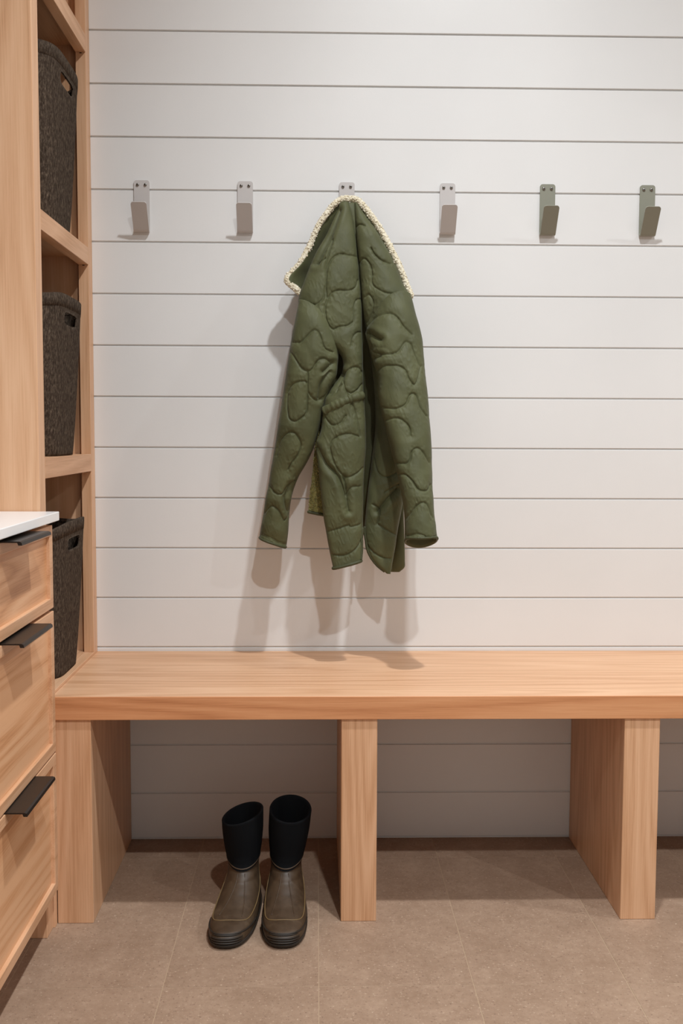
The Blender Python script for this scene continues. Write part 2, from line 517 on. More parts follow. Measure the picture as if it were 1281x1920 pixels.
# ------------------------------------------------------------------ coat hooks
HZ, HW = 1.5433, 0.0353
def make_hook(xc, mat, label):
    t = thing('coat_hook', label, 'hook', (xc, 0.0, 1.427), 'row of metal coat hooks on the board wall')
    th, rc = 0.0028, 0.0062
    # centre line in (y, z): down the wall, round the bend, up and outwards
    line = [(-0.0002, HZ)]
    for i in range(1, 13):
        line.append((-0.0002, HZ - (HZ - 1.4345) * i / 12))
    cy, cz, R = -0.0082, 1.4345, 0.0080
    a0, a1 = 0.0, -math.pi + 0.56
    for i in range(1, 11):
        a = a0 + (a1 - a0) * i / 10
        line.append((cy + R * math.cos(a), cz + R * math.sin(a)))
    ly, lz = line[-1]
    ty, tz = -0.0500, 1.4846
    for i in range(1, 13):
        line.append((ly + (ty - ly) * i / 12, lz + (tz - lz) * i / 12))
    # arc length so that both ends can be rounded
    L = [0.0]
    for p, q in zip(line, line[1:]):
        L.append(L[-1] + math.hypot(q[0] - p[0], q[1] - p[1]))
    tot = L[-1]
    # refine near the ends
    def at(s):
        for i in range(len(line) - 1):
            if s <= L[i + 1] or i == len(line) - 2:
                f = (s - L[i]) / max(1e-9, L[i + 1] - L[i])
                p, q = line[i], line[i + 1]
                d = Vector((q[0] - p[0], q[1] - p[1])).normalized()
                return p[0] + (q[0] - p[0]) * f, p[1] + (q[1] - p[1]) * f, d
    ss = [rc * (1 - math.cos(math.pi / 2 * i / 6)) for i in range(7)]
    ss = ss + L[1:-1] + [tot - v for v in ss[::-1]]
    ss = sorted(set(round(v, 6) for v in ss))
    verts, faces = [], []
    for s in ss:
        y, z, d = at(s)
        e = min(s, tot - s)
        hw = HW / 2
        if e < rc:
            hw = HW / 2 - rc + math.sqrt(max(0, rc * rc - (rc - e) ** 2))
        ny, nz = -d[1], d[0]           # sheet normal in the y-z plane
        for sx in (-1, 1):
            verts.append((xc + sx * hw, y, z))
        # back of the sheet is the line itself, the front lies th away
        for sx in (-1, 1):
            verts.append((xc + sx * hw, y + ny * -th if False else y + d[1] * th, z - d[0] * th))
    n = len(ss)
    for i in range(n - 1):
        a, b = 4 * i, 4 * (i + 1)
        faces += [[a, a + 1, b + 1, b], [a + 2, b + 2, b + 3, a + 3], [a, b, b + 2, a + 2], [a + 1, a + 3, b + 3, b + 1]]
    faces += [[0, 2, 3, 1], [4 * (n - 1), 4 * (n - 1) + 1, 4 * (n - 1) + 3, 4 * (n - 1) + 2]]
    bm = bmesh.new()
    vv = [bm.verts.new(v) for v in verts]
    for f in faces:
        try:
            bm.faces.new([vv[i] for i in f])
        except ValueError:
            pass
    bmesh.ops.remove_doubles(bm, verts=bm.verts, dist=1e-6)
    bmesh.ops.recalc_face_normals(bm, faces=bm.faces)
    br = bm_obj('bracket', bm, mat, t)
    # two dome-head socket screws
    for sx in (-0.0091, 0.0085):
        prof = [(0.0036, 0.0), (0.0036, 0.0012), (0.0030, 0.0023), (0.0020, 0.0029), (0.0014, 0.0031)]
        sv, sf = [], []
        SN = 14
        for (rr, hh) in prof:
            for i in range(SN):
                a = 2 * math.pi * i / SN
                sv.append((xc + sx + rr * math.cos(a), -0.0030 - hh, HZ - 0.0103 + rr * math.sin(a)))
        for r in range(len(prof) - 1):
            for i in range(SN):
                j = (i + 1) % SN
                sf.append([r * SN + i, (r + 1) * SN + i, (r + 1) * SN + j, r * SN + j])
        sc = mesh_obj('screw', sv, sf, M['steel'], t, smooth=True)
        so, fo = [], []
        for (rr, hh) in ((0.0014, 0.0031), (0.0013, 0.0018)):
            for i in range(6):
                a = 2 * math.pi * i / 6
                so.append((xc + sx + rr * math.cos(a), -0.0030 - hh, HZ - 0.0103 + rr * math.sin(a)))
        fo = [[i, 6 + i, 6 + (i + 1) % 6, (i + 1) % 6] for i in range(6)] + [[6, 7, 8, 9, 10, 11]]
        mesh_obj('socket', so, fo, M['dark_hole'], sc)
    return t
for xc, mk, lab in ((-0.4004, 'hook_taupe', 'taupe metal coat hook nearest the shelf unit'),
                    (-0.1649, 'hook_taupe', 'taupe metal coat hook just left of the green jacket'),
                    (0.0675, 'hook_taupe', 'taupe metal coat hook that the green jacket hangs from'),
                    (0.2987, 'hook_taupe', 'taupe metal coat hook just right of the green jacket'),
                    (0.5295, 'hook_sage', 'sage grey metal coat hook, second from the right end of the row'),
                    (0.7610, 'hook_sage', 'sage grey metal coat hook at the right end of the row')):
    make_hook(xc, M[mk], lab)
# jacket measured in metres: rows are (x_left, z_left, x_right, z_right, y, half_thickness, bow, tilt)
JACKET_ROWS = {
    'left_body': [
        (0.0537,1.4851,0.07,1.4834,-0.058,0.012,0,0),
        (0.038,1.4501,0.0772,1.4504,-0.066,0.02,0,0),
        (0.0209,1.4125,0.0835,1.413,-0.073,0.026,0,0),
        (-0.0083,1.3576,0.0903,1.3584,-0.083,0.032,0,0),
        (-0.0315,1.2985,0.0951,1.2994,-0.092,0.036,0,0),
        (-0.042,1.2593,0.0975,1.2603,-0.097,0.038,0,0),
        (-0.0274,1.2204,0.099,1.2213,-0.102,0.04,0,0),
        (0.0067,1.1768,0.0999,1.1774,-0.108,0.04,0,0),
        (0.0514,1.143,0.1009,1.1433,-0.113,0.036,0,0),
        (0.0548,1.1042,0.1018,1.1045,-0.118,0.034,0,0),
        (0.0253,1.0604,0.1027,1.0608,-0.126,0.037,0,0),
        (0.0128,1.0217,0.1046,1.0231,-0.132,0.034,0,0),
        (0.009,0.9784,0.1069,0.9788,-0.138,0.038,0,0),
        (-0.0015,0.9399,0.1069,0.9403,-0.143,0.038,0,0),
        (0.0034,0.9016,0.105,0.9019,-0.148,0.036,0,0),
        (0.0073,0.8586,0.1025,0.8589,-0.155,0.034,0,0),
        (0.0142,0.7967,0.101,0.7969,-0.164,0.03,0,0),
        (0.02,0.7588,0.1014,0.7589,-0.17,0.026,0,0),
        (0.0286,0.7114,0.0999,0.7163,-0.177,0.022,0,0),
        (0.0358,0.6776,0.0969,0.694,-0.183,0.016,0,0),
    ],
    'right_body': [
        (0.0827,1.4835,0.0877,1.4845,-0.058,0.01,0,0),
        (0.0836,1.4577,0.1052,1.4555,-0.066,0.018,0,0),
        (0.0854,1.4275,0.1246,1.4268,-0.073,0.026,0,0),
        (0.0892,1.3876,0.1488,1.3871,-0.081,0.032,0,0),
        (0.0926,1.3432,0.1731,1.3414,-0.088,0.036,0,0),
        (0.0964,1.299,0.1924,1.2973,-0.095,0.038,0,0),
        (0.0997,1.2645,0.2057,1.2724,-0.102,0.04,0,0),
        (0.1047,1.2211,0.2131,1.241,-0.104,0.04,0,0),
        (0.1119,1.183,0.2066,1.1932,-0.1,0.036,0,0),
        (0.1205,1.1353,0.2029,1.1358,-0.092,0.034,0,0),
        (0.1277,1.0769,0.2034,1.0773,-0.092,0.034,0,0),
        (0.1307,1.0182,0.1986,1.0185,-0.097,0.034,0,0),
        (0.1297,0.9693,0.1985,0.9696,-0.103,0.034,0,0),
        (0.1219,0.9107,0.1984,0.9109,-0.11,0.033,0,0),
        (0.115,0.8522,0.1958,0.8524,-0.117,0.032,0,0),
        (0.1091,0.7939,0.1874,0.7941,-0.124,0.028,0,0),
        (0.1057,0.7503,0.1795,0.7504,-0.13,0.024,0,0),
        (0.113,0.7092,0.1726,0.7068,-0.135,0.02,0,0),
        (0.1321,0.6802,0.1677,0.6792,-0.138,0.016,0,0),
        (0.154,0.6633,0.1628,0.6598,-0.14,0.01,0,0),
    ],
    'right_sleeve': [
        (0.11,1.2024,0.2057,1.2746,-0.118,0.03,0.0303,0),
        (0.1063,1.1863,0.2144,1.2384,-0.126,0.045,0.0224,0),
        (0.1132,1.1607,0.2275,1.1828,-0.136,0.05,0.0098,0),
        (0.1205,1.1313,0.2316,1.1367,-0.147,0.052,0,0),
        (0.1306,1.0952,0.2347,1.0981,-0.158,0.052,0,0),
        (0.1331,1.0497,0.2397,1.0455,-0.17,0.052,0,0),
        (0.1484,0.9787,0.243,0.9744,-0.19,0.05,0,0),
        (0.1609,0.9272,0.2452,0.9228,-0.205,0.048,0,0),
        (0.1715,0.8832,0.246,0.8764,-0.219,0.047,0,0),
        (0.1828,0.8258,0.2467,0.8166,-0.235,0.045,0.0,0.15),
        (0.1859,0.7848,0.2504,0.7756,-0.247,0.043,0.0,0.25),
        (0.1851,0.7434,0.2544,0.7462,-0.26,0.04,-0.0068,0.36),
    ],
    'left_sleeve': [
        (-0.0394,1.2622,0.0459,1.1776,-0.112,0.022,0.0185,0),
        (-0.045,1.2329,0.0473,1.1618,-0.118,0.036,0.0122,0),
        (-0.0521,1.199,0.0473,1.1433,-0.122,0.042,0.0059,0),
        (-0.0598,1.1559,0.0454,1.1206,-0.124,0.044,0.0024,0),
        (-0.0655,1.1175,0.0421,1.0951,-0.125,0.044,0,0),
        (-0.0713,1.0792,0.0311,1.0701,-0.125,0.044,0,0),
        (-0.0781,1.0359,0.0157,1.0315,-0.125,0.042,0,0),
        (-0.0849,0.9926,0.0081,0.993,-0.124,0.042,0,0),
        (-0.0918,0.949,-0.0035,0.9494,-0.122,0.04,0,0),
        (-0.0987,0.9077,-0.0195,0.9104,-0.119,0.037,0,0),
        (-0.1057,0.8662,-0.0414,0.8713,-0.116,0.033,0,0),
        (-0.1133,0.8268,-0.0551,0.8319,-0.112,0.031,0,0),
        (-0.1199,0.7873,-0.0611,0.7923,-0.108,0.03,0,0),
        (-0.126,0.7549,-0.0641,0.7476,-0.105,0.03,0,0),
        (-0.129,0.7336,-0.0685,0.7119,-0.104,0.028,0,0),
    ],
    'collar_left': [
        (0.0485,1.4903,0.0628,1.4846,-0.052,0.006,0,0),
        (0.0278,1.4676,0.048,1.4566,-0.058,0.008,0,0),
        (0.0048,1.4309,0.0308,1.4191,-0.064,0.009,0,0),
        (-0.0133,1.3887,0.0112,1.3769,-0.07,0.01,0,0),
        (-0.0337,1.349,-0.0034,1.3372,-0.076,0.01,0,0),
        (-0.0599,1.3199,-0.0155,1.3145,-0.082,0.01,0,0),
        (-0.0618,1.3066,-0.0228,1.2973,-0.084,0.01,0,0),
        (-0.0496,1.2932,-0.0286,1.2852,-0.084,0.009,0,0),
        (-0.0389,1.2803,-0.0335,1.2774,-0.084,0.006,0,0),
    ],
    'collar_right': [
        (0.0839,1.4896,0.0908,1.4887,-0.052,0.006,0,0),
        (0.0995,1.4567,0.1153,1.4568,-0.06,0.008,0,0),
        (0.1216,1.4195,0.1363,1.422,-0.066,0.009,0,0),
        (0.141,1.387,0.1542,1.3905,-0.073,0.009,0,0),
        (0.158,1.3524,0.1702,1.3573,-0.079,0.009,0,0),
        (0.1749,1.3227,0.1832,1.3275,-0.085,0.008,0,0),
        (0.1894,1.298,0.1948,1.3014,-0.09,0.006,0,0),
    ],
    'fold_middle': [
        (0.0602,1.4837,0.0877,1.484,-0.056,0.01,0,0),
        (0.0676,1.464,0.0888,1.4618,-0.058,0.014,0,0),
        (0.0751,1.4299,0.0928,1.4291,-0.06,0.016,0,0),
        (0.0801,1.3709,0.0997,1.371,-0.066,0.016,0,0),
        (0.0851,1.2824,0.1057,1.2825,-0.075,0.018,0,0),
        (0.0907,1.2054,0.1252,1.2056,-0.068,0.016,0,0),
        (0.0965,1.1179,0.1562,1.1182,-0.058,0.014,0,0),
        (0.0998,0.9692,0.1623,0.9694,-0.058,0.014,0,0),
        (0.0987,0.8444,0.1529,0.8445,-0.062,0.014,0,0),
        (0.0981,0.7493,0.1332,0.7493,-0.066,0.012,0,0),
    ],
    'lining_left': [
        (0.0121,1.0277,0.0465,1.0279,-0.085,0.006,0,0),
        (-0.0044,0.9385,0.0122,0.9385,-0.105,0.006,0,0),
        (-0.0112,0.871,0.0133,0.8711,-0.108,0.009,0,0),
        (-0.0155,0.832,0.0173,0.8321,-0.112,0.01,0,0),
        (-0.0183,0.7955,0.0199,0.7882,-0.116,0.009,0,0),
    ],
    'front_panel': [
        (0.1568,1.0689,0.2067,1.0691,-0.055,0.01,0,0),
        (0.1721,0.9197,0.2011,0.9198,-0.066,0.01,0,0),
        (0.1833,0.8003,0.1978,0.7979,-0.075,0.008,0,0),
        (0.1801,0.7355,0.1996,0.7355,-0.078,0.01,0,0),
        (0.1738,0.6905,0.2009,0.6805,-0.08,0.01,0,0),
        (0.169,0.6704,0.2,0.6664,-0.08,0.009,0,0),
        (0.1681,0.6563,0.1891,0.6563,-0.08,0.006,0,0),
    ],
    'back_lining': [
        (0.0216,1.2153,0.1156,1.216,-0.062,0.012,0,0),
        (0.0269,1.1179,0.1217,1.1184,-0.052,0.012,0,0),
        (0.0098,1.0186,0.1323,1.0192,-0.052,0.012,0,0),
        (0.0075,0.9189,0.1327,0.9194,-0.056,0.012,0,0),
        (0.0227,0.8191,0.133,0.8194,-0.062,0.012,0,0),
    ],
    'lining_middle': [
        (0.0759,0.7552,0.1052,0.7552,-0.13,0.006,0,0),
        (0.076,0.726,0.1018,0.726,-0.132,0.006,0,0),
        (0.0785,0.6889,0.0995,0.6899,-0.134,0.005,0,0),
    ],
}
# stitched quilting lines and folds on the cloth (x, z)
JACKET_SEAMS = {
    'left_body': [
        [(0.0211,1.2664),(0.0184,1.2904),(0.0197,1.3254),(0.0263,1.3444),(0.0383,1.3594),(0.0542,1.3642),(0.0701,1.361),(0.0874,1.3598)],
        [(0.0912,1.3071),(0.0859,1.2909),(0.07,1.2828),(0.0488,1.2826),(0.033,1.2772),(0.0237,1.2651)],
        [(0.0171,1.2904),(0.0145,1.269),(0.004,1.2556),(-0.0092,1.2497),(-0.0224,1.2528),(-0.033,1.258)],
        [(0.033,1.3965),(0.025,1.3662),(0.0171,1.3362),(0.0187,1.32)],
        [(-0.0081,1.3414),(0.0064,1.3483),(0.017,1.3538)],
        [(0.0237,1.2651),(0.0172,1.2451),(0.0199,1.2158),(0.033,1.1974),(0.0488,1.2028),(0.0699,1.2056),(0.0805,1.2136),(0.0831,1.2269),(0.0826,1.2455),(0.0871,1.2615),(0.099,1.267)],
        [(0.0365,1.1966),(0.0496,1.2033),(0.0659,1.205),(0.079,1.2133)],
        [(0.0758,1.1625),(0.079,1.1788),(0.0888,1.1904),(0.097,1.1921)],
        [(0.0497,1.0955),(0.0595,1.1038),(0.0759,1.1136),(0.0922,1.1137),(0.0995,1.104)],
        [(0.0546,1.0939),(0.0579,1.0775),(0.0627,1.0644),(0.0757,1.0579),(0.0921,1.0678),(0.0993,1.0777)],
        [(0.0627,1.0644),(0.0692,1.0514),(0.0823,1.0222),(0.092,0.9832),(0.0952,0.9638)],
        [(0.0156,1.0056),(0.0302,0.9894),(0.0497,0.9928),(0.0627,1.0091)],
        [(0.0415,1.061),(0.0432,1.0708),(0.053,1.0774)],
        [(0.0277,0.9427),(0.0345,0.9563),(0.0517,0.9667),(0.0722,0.9695),(0.0928,0.9634)],
        [(0.0277,0.9427),(0.0312,0.9222),(0.0415,0.8983),(0.0552,0.8814),(0.0689,0.8763),(0.0895,0.8849),(0.1015,0.8951)],
        [(0.0655,0.8405),(0.0758,0.8542),(0.0963,0.8559)],
        [(0.0195,0.7569),(0.0486,0.7655),(0.0691,0.7723),(0.0759,0.7689),(0.0965,0.7741)],
        [(0.0316,0.7075),(0.0624,0.7075),(0.0897,0.7246),(0.1027,0.7485)],
    ],
    'right_body': [
        [(0.0917,1.3441),(0.0978,1.3536),(0.1057,1.351),(0.1149,1.3388),(0.1188,1.32),(0.1187,1.2985),(0.1305,1.2865),(0.1489,1.2771),(0.17,1.2746)],
        [(0.1178,1.3769),(0.1257,1.3634),(0.1415,1.3499),(0.1614,1.3425)],
        [(0.081,1.4238),(0.0917,1.4311),(0.105,1.4284)],
        [(0.1035,1.2687),(0.1106,1.2741),(0.1172,1.2661),(0.1211,1.2529),(0.1172,1.2319),(0.1095,1.2139)],
        [(0.1224,0.9321),(0.1294,0.8939),(0.1434,0.8766),(0.1608,0.8767),(0.1748,0.8837)],
        [(0.1332,0.7723),(0.1542,0.7584),(0.1769,0.7473)],
        [(0.1036,0.7409),(0.1159,0.7164),(0.1405,0.6989),(0.165,0.6937)],
        [(0.1226,0.814),(0.1366,0.8036),(0.1332,0.7723)],
        [(0.1504,0.8419),(0.1678,0.8524),(0.1818,0.8594)],
    ],
    'right_sleeve': [
        [(0.1104,1.209),(0.1238,1.2213),(0.137,1.2267),(0.1567,1.2286),(0.1725,1.2199),(0.1848,1.2028),(0.2054,1.1837)],
        [(0.1085,1.1857),(0.1131,1.1627),(0.1193,1.1464),(0.1385,1.1399),(0.1578,1.14),(0.174,1.1467),(0.1839,1.1598),(0.1921,1.1671),(0.2033,1.1616),(0.2093,1.1436),(0.2232,1.116)],
        [(0.1285,1.1042),(0.1414,1.1139),(0.1574,1.1157),(0.1766,1.1141),(0.1893,1.1045),(0.1954,1.0884),(0.208,1.075),(0.2178,1.0885),(0.2247,1.1144)],
        [(0.1252,1.1009),(0.1298,1.072),(0.1311,1.0337),(0.1469,1.0242),(0.1691,1.0243),(0.1883,1.034),(0.1982,1.0532),(0.2109,1.0532),(0.2201,1.0277),(0.234,1.0071)],
        [(0.1402,0.9956),(0.1561,1.002),(0.1752,1.0021),(0.194,0.9864),(0.1969,0.9674)],
        [(0.1532,0.9306),(0.1596,0.9109),(0.1795,0.9077),(0.1929,0.9143),(0.1999,0.9341),(0.2133,0.9408),(0.2281,0.9276),(0.2394,0.9095)],
        [(0.1658,0.8814),(0.1824,0.8847),(0.1988,0.8717),(0.2118,0.8553),(0.2316,0.8521),(0.2418,0.8636)],
        [(0.1811,0.7807),(0.1913,0.8033),(0.208,0.8228),(0.2246,0.8277),(0.2343,0.8164),(0.2422,0.7953)],
        [(0.1873,0.7583),(0.2103,0.7631),(0.2332,0.7552),(0.2496,0.7584)],
    ],
    'left_sleeve': [
        [(-0.0545,1.1685),(-0.0383,1.167),(-0.0222,1.1803),(-0.0092,1.192),(0.0022,1.1904),(0.0103,1.1739),(0.0184,1.1543),(0.0379,1.1463)],
        [(-0.0593,1.1474),(-0.0447,1.1248),(-0.0349,1.1104),(-0.0187,1.104),(-0.0074,1.1121),(0.0007,1.1251),(0.0153,1.1316),(0.0299,1.1252)],
        [(-0.0674,1.0571),(-0.0576,1.0732),(-0.0414,1.0813),(-0.0252,1.0814),(-0.0203,1.0702),(-0.0203,1.0379),(-0.0219,1.0153),(-0.0349,1.0022),(-0.0479,0.9957),(-0.0609,1.0021),(-0.0658,1.0215),(-0.0674,1.0571)],
        [(-0.0204,1.104),(-0.0203,1.0766)],
        [(-0.0203,1.0605),(-0.0089,1.046),(0.0074,1.0397),(0.0236,1.0575),(0.0365,1.0834)],
        [(-0.0912,0.9213),(-0.0859,0.9455),(-0.0755,0.9627),(-0.0617,0.9714),(-0.0479,0.9697),(-0.0376,0.956),(-0.0335,0.9422),(-0.0411,0.9214),(-0.055,0.904),(-0.062,0.8901)],
        [(-0.109,0.8585),(-0.0935,0.8392),(-0.0761,0.8368),(-0.0639,0.8516),(-0.0412,0.8692)],
        [(-0.1183,0.7915),(-0.1007,0.8092),(-0.0833,0.7987),(-0.0711,0.7775),(-0.0606,0.7916)],
        [(-0.1255,0.7454),(-0.1046,0.7383),(-0.0835,0.7277),(-0.066,0.7224)],
    ],
}
JACKET_FOLDS = {
    'left_body': [
        [(0.0003,0.9392),(0.0175,0.9051),(0.0449,0.8779),(0.0621,0.8371),(0.0697,0.803)],
        [(0.0586,0.8746),(0.0638,0.8439),(0.0673,0.8098)],
        [(0.0492,1.4642),(0.025,1.3992),(-0.0015,1.3442)],
        [(0.0269,1.0577),(0.0432,1.0774),(0.0546,1.0988)],
    ],
    'right_body': [
        [(0.1331,0.8001),(0.1539,0.8245),(0.1783,0.8489)],
    ],
    'right_sleeve': [
        [(0.107,1.189),(0.1262,1.176),(0.1358,1.1711)],
        [(0.1191,1.13),(0.1321,1.1366)],
    ],
    'left_sleeve': [
        [(0.0137,1.1026),(0.0267,1.1123),(0.0364,1.1221)],
        [(-0.0623,0.7987),(-0.0692,0.8269),(-0.0552,0.8551)],
        [(0.0074,1.0445),(0.0105,1.0768),(0.0299,1.1027)],
    ],
}
JACKET_PATHS = {
    'fleece_left': [
        ((0.0838,-0.056,1.4931),(0.0675,-0.0583,1.4939),(0.0551,-0.0606,1.4918),(0.0433,-0.0629,1.4849),(0.0257,-0.0652,1.466),(0.0023,-0.0675,1.4317),(-0.0157,-0.0698,1.3897),(-0.0367,-0.0722,1.3515),(-0.0562,-0.0745,1.3278),(-0.0649,-0.0768,1.3178),(-0.0668,-0.0791,1.3097),(-0.0609,-0.0814,1.3007),(-0.0491,-0.0837,1.2918),(-0.0383,-0.086,1.28)),
    ],
    'fleece_right': [
        ((0.0774,-0.056,1.494),(0.0895,-0.0602,1.4893),(0.1051,-0.0644,1.4736),(0.1237,-0.0686,1.4489),(0.1403,-0.0728,1.4232),(0.1559,-0.077,1.3961),(0.1705,-0.0812,1.3666),(0.1831,-0.0854,1.3395),(0.1942,-0.0896,1.3101),(0.2014,-0.0938,1.2903),(0.2065,-0.098,1.2744)),
    ],
}

# ------------------------------------------------------------------ quilted jacket
def nylon_mat():
    m, nt, b = new_mat('olive_quilted_nylon', 0.60, 0.25)
    tc = N(nt, 'ShaderNodeTexCoord')
    a = N(nt, 'ShaderNodeTexNoise', Scale=14.0, Detail=3.0)
    nt.links.new(tc.outputs['Object'], a.inputs['Vector'])
    r = ramp(nt, [(0.3, lin((73, 74, 48))), (0.7, lin((87, 88, 58)))])
    nt.links.new(a.outputs['Fac'], r.inputs[0])
    nt.links.new(r.outputs[0], b.inputs['Base Color'])
    # soft crinkles of the thin shell cloth
    w1 = N(nt, 'ShaderNodeTexNoise', Scale=55.0, Detail=3.0, Roughness=0.55, Distortion=1.2)
    mp = N(nt, 'ShaderNodeMapping')
    mp.inputs['Scale'].default_value = (1.0, 1.0, 0.55)
    nt.links.new(tc.outputs['Object'], mp.inputs['Vector'])
    nt.links.new(mp.outputs[0], w1.inputs['Vector'])
    bp = N(nt, 'ShaderNodeBump', Strength=0.22, Distance=0.003)
    nt.links.new(w1.outputs['Fac'], bp.inputs['Height'])
    nt.links.new(bp.outputs[0], b.inputs['Normal'])
    b.inputs['Sheen Weight'].default_value = 0.04
    b.inputs['Sheen Roughness'].default_value = 0.5
    return m
M['nylon'] = nylon_mat()
M['nylon_binding'] = plain('olive_binding_tape', (70, 71, 47), 0.6, 0.3)

def fleece_mat(name, c0, c1):
    m, nt, b = new_mat(name, 0.95, 0.1)
    tc = N(nt, 'ShaderNodeTexCoord')
    a = N(nt, 'ShaderNodeTexNoise', Scale=180.0, Detail=3.0)
    nt.links.new(tc.outputs['Object'], a.inputs['Vector'])
    r = ramp(nt, [(0.35, lin(c0)), (0.65, lin(c1))])
    nt.links.new(a.outputs['Fac'], r.inputs[0])
    nt.links.new(r.outputs[0], b.inputs['Base Color'])
    b.inputs['Sheen Weight'].default_value = 0.3
    return m
M['fleece'] = fleece_mat('cream_sherpa_fleece', (206, 193, 164), (232, 223, 201))
M['fleece_olive'] = fleece_mat('olive_sherpa_lining', (112, 106, 58), (140, 132, 80))

def vnoise(p, seed=0):
    """smooth lattice noise for an (n,3) array"""
    i = np.floor(p).astype(np.int64)
    f = p - i
    f = f * f * (3 - 2 * f)
    def h(ix, iy, iz):
        n = (ix * 374761393 + iy * 668265263 + iz * 2147483647 + seed * 974711) & 0xffffffff
        n = ((n ^ (n >> 13)) * 1274126177) & 0xffffffff
        return ((n ^ (n >> 16)) & 0xffff) / 65535.0
    r = 0
    for dx in (0, 1):
        for dy in (0, 1):
            for dz in (0, 1):
                w = (f[:, 0] if dx else 1 - f[:, 0]) * (f[:, 1] if dy else 1 - f[:, 1]) * (f[:, 2] if dz else 1 - f[:, 2])
                r = r + w * h(i[:, 0] + dx, i[:, 1] + dy, i[:, 2] + dz)
    return r

def catmull(rows, n):
    """resample key rows to n rows, smooth and evenly spaced"""
    A = np.array(rows, dtype=float)
    mid = np.stack([(A[:, 0] + A[:, 2]) / 2, (A[:, 1] + A[:, 3]) / 2], 1) if A.shape[1] >= 8 else A[:, :3]
    s = np.concatenate([[0], np.cumsum(np.linalg.norm(np.diff(mid, axis=0), axis=1))])
    t = np.linspace(0, s[-1], n)
    m = np.zeros_like(A)
    for k in range(len(A)):
        k0, k1 = max(0, k - 1), min(len(A) - 1, k + 1)
        m[k] = (A[k1] - A[k0]) / (s[k1] - s[k0])
    out = np.zeros((n, A.shape[1]))
    idx = np.clip(np.searchsorted(s, t, side='right') - 1, 0, len(A) - 2)
    h = (s[idx + 1] - s[idx])[:, None]
    u = ((t - s[idx]) / h[:, 0])[:, None]
    out = ((2 * u ** 3 - 3 * u ** 2 + 1) * A[idx] + (u ** 3 - 2 * u ** 2 + u) * h * m[idx]
           + (-2 * u ** 3 + 3 * u ** 2) * A[idx + 1] + (u ** 3 - u ** 2) * h * m[idx + 1])
    return out, s[-1]

def seg_dist(P, lines):
    """distance in the x-z plane from points to the nearest of several polylines"""
    best = np.full(len(P), 1e9)
    for ln in lines:
        L = np.array(ln, dtype=float)
        # smooth the polyline once (Catmull-Rom) so that the stitching curves
        if len(L) > 2:
            Q = np.concatenate([L[:1], L, L[-1:]])
            pts = []
            for i in range(1, len(Q) - 2):
                for u in np.linspace(0, 1, 6, endpoint=False):
                    p0, p1, p2, p3 = Q[i - 1], Q[i], Q[i + 1], Q[i + 2]
                    pts.append(0.5 * (2 * p1 + (p2 - p0) * u + (2 * p0 - 5 * p1 + 4 * p2 - p3) * u * u + (3 * p1 - p0 - 3 * p2 + p3) * u ** 3))
            pts.append(L[-1])
            L = np.array(pts)
        lo, hi = L.min(0) - 0.05, L.max(0) + 0.05
        sel = np.where((P[:, 0] > lo[0]) & (P[:, 0] < hi[0]) & (P[:, 1] > lo[1]) & (P[:, 1] < hi[1]))[0]
        if not len(sel):
            continue
        X = P[sel]
        b = best[sel]
        for a, c in zip(L[:-1], L[1:]):
            d = c - a
            u = np.clip(((X - a) @ d) / max(1e-12, d @ d), 0, 1)
            q = X - a - u[:, None] * d
            b = np.minimum(b, np.sqrt((q * q).sum(1)))
        best[sel] = b
    return best

jacket = thing('jacket', 'olive green quilted jacket with cream fleece collar, hanging on the third hook', 'jacket', (0.08, -0.10, 0.66))

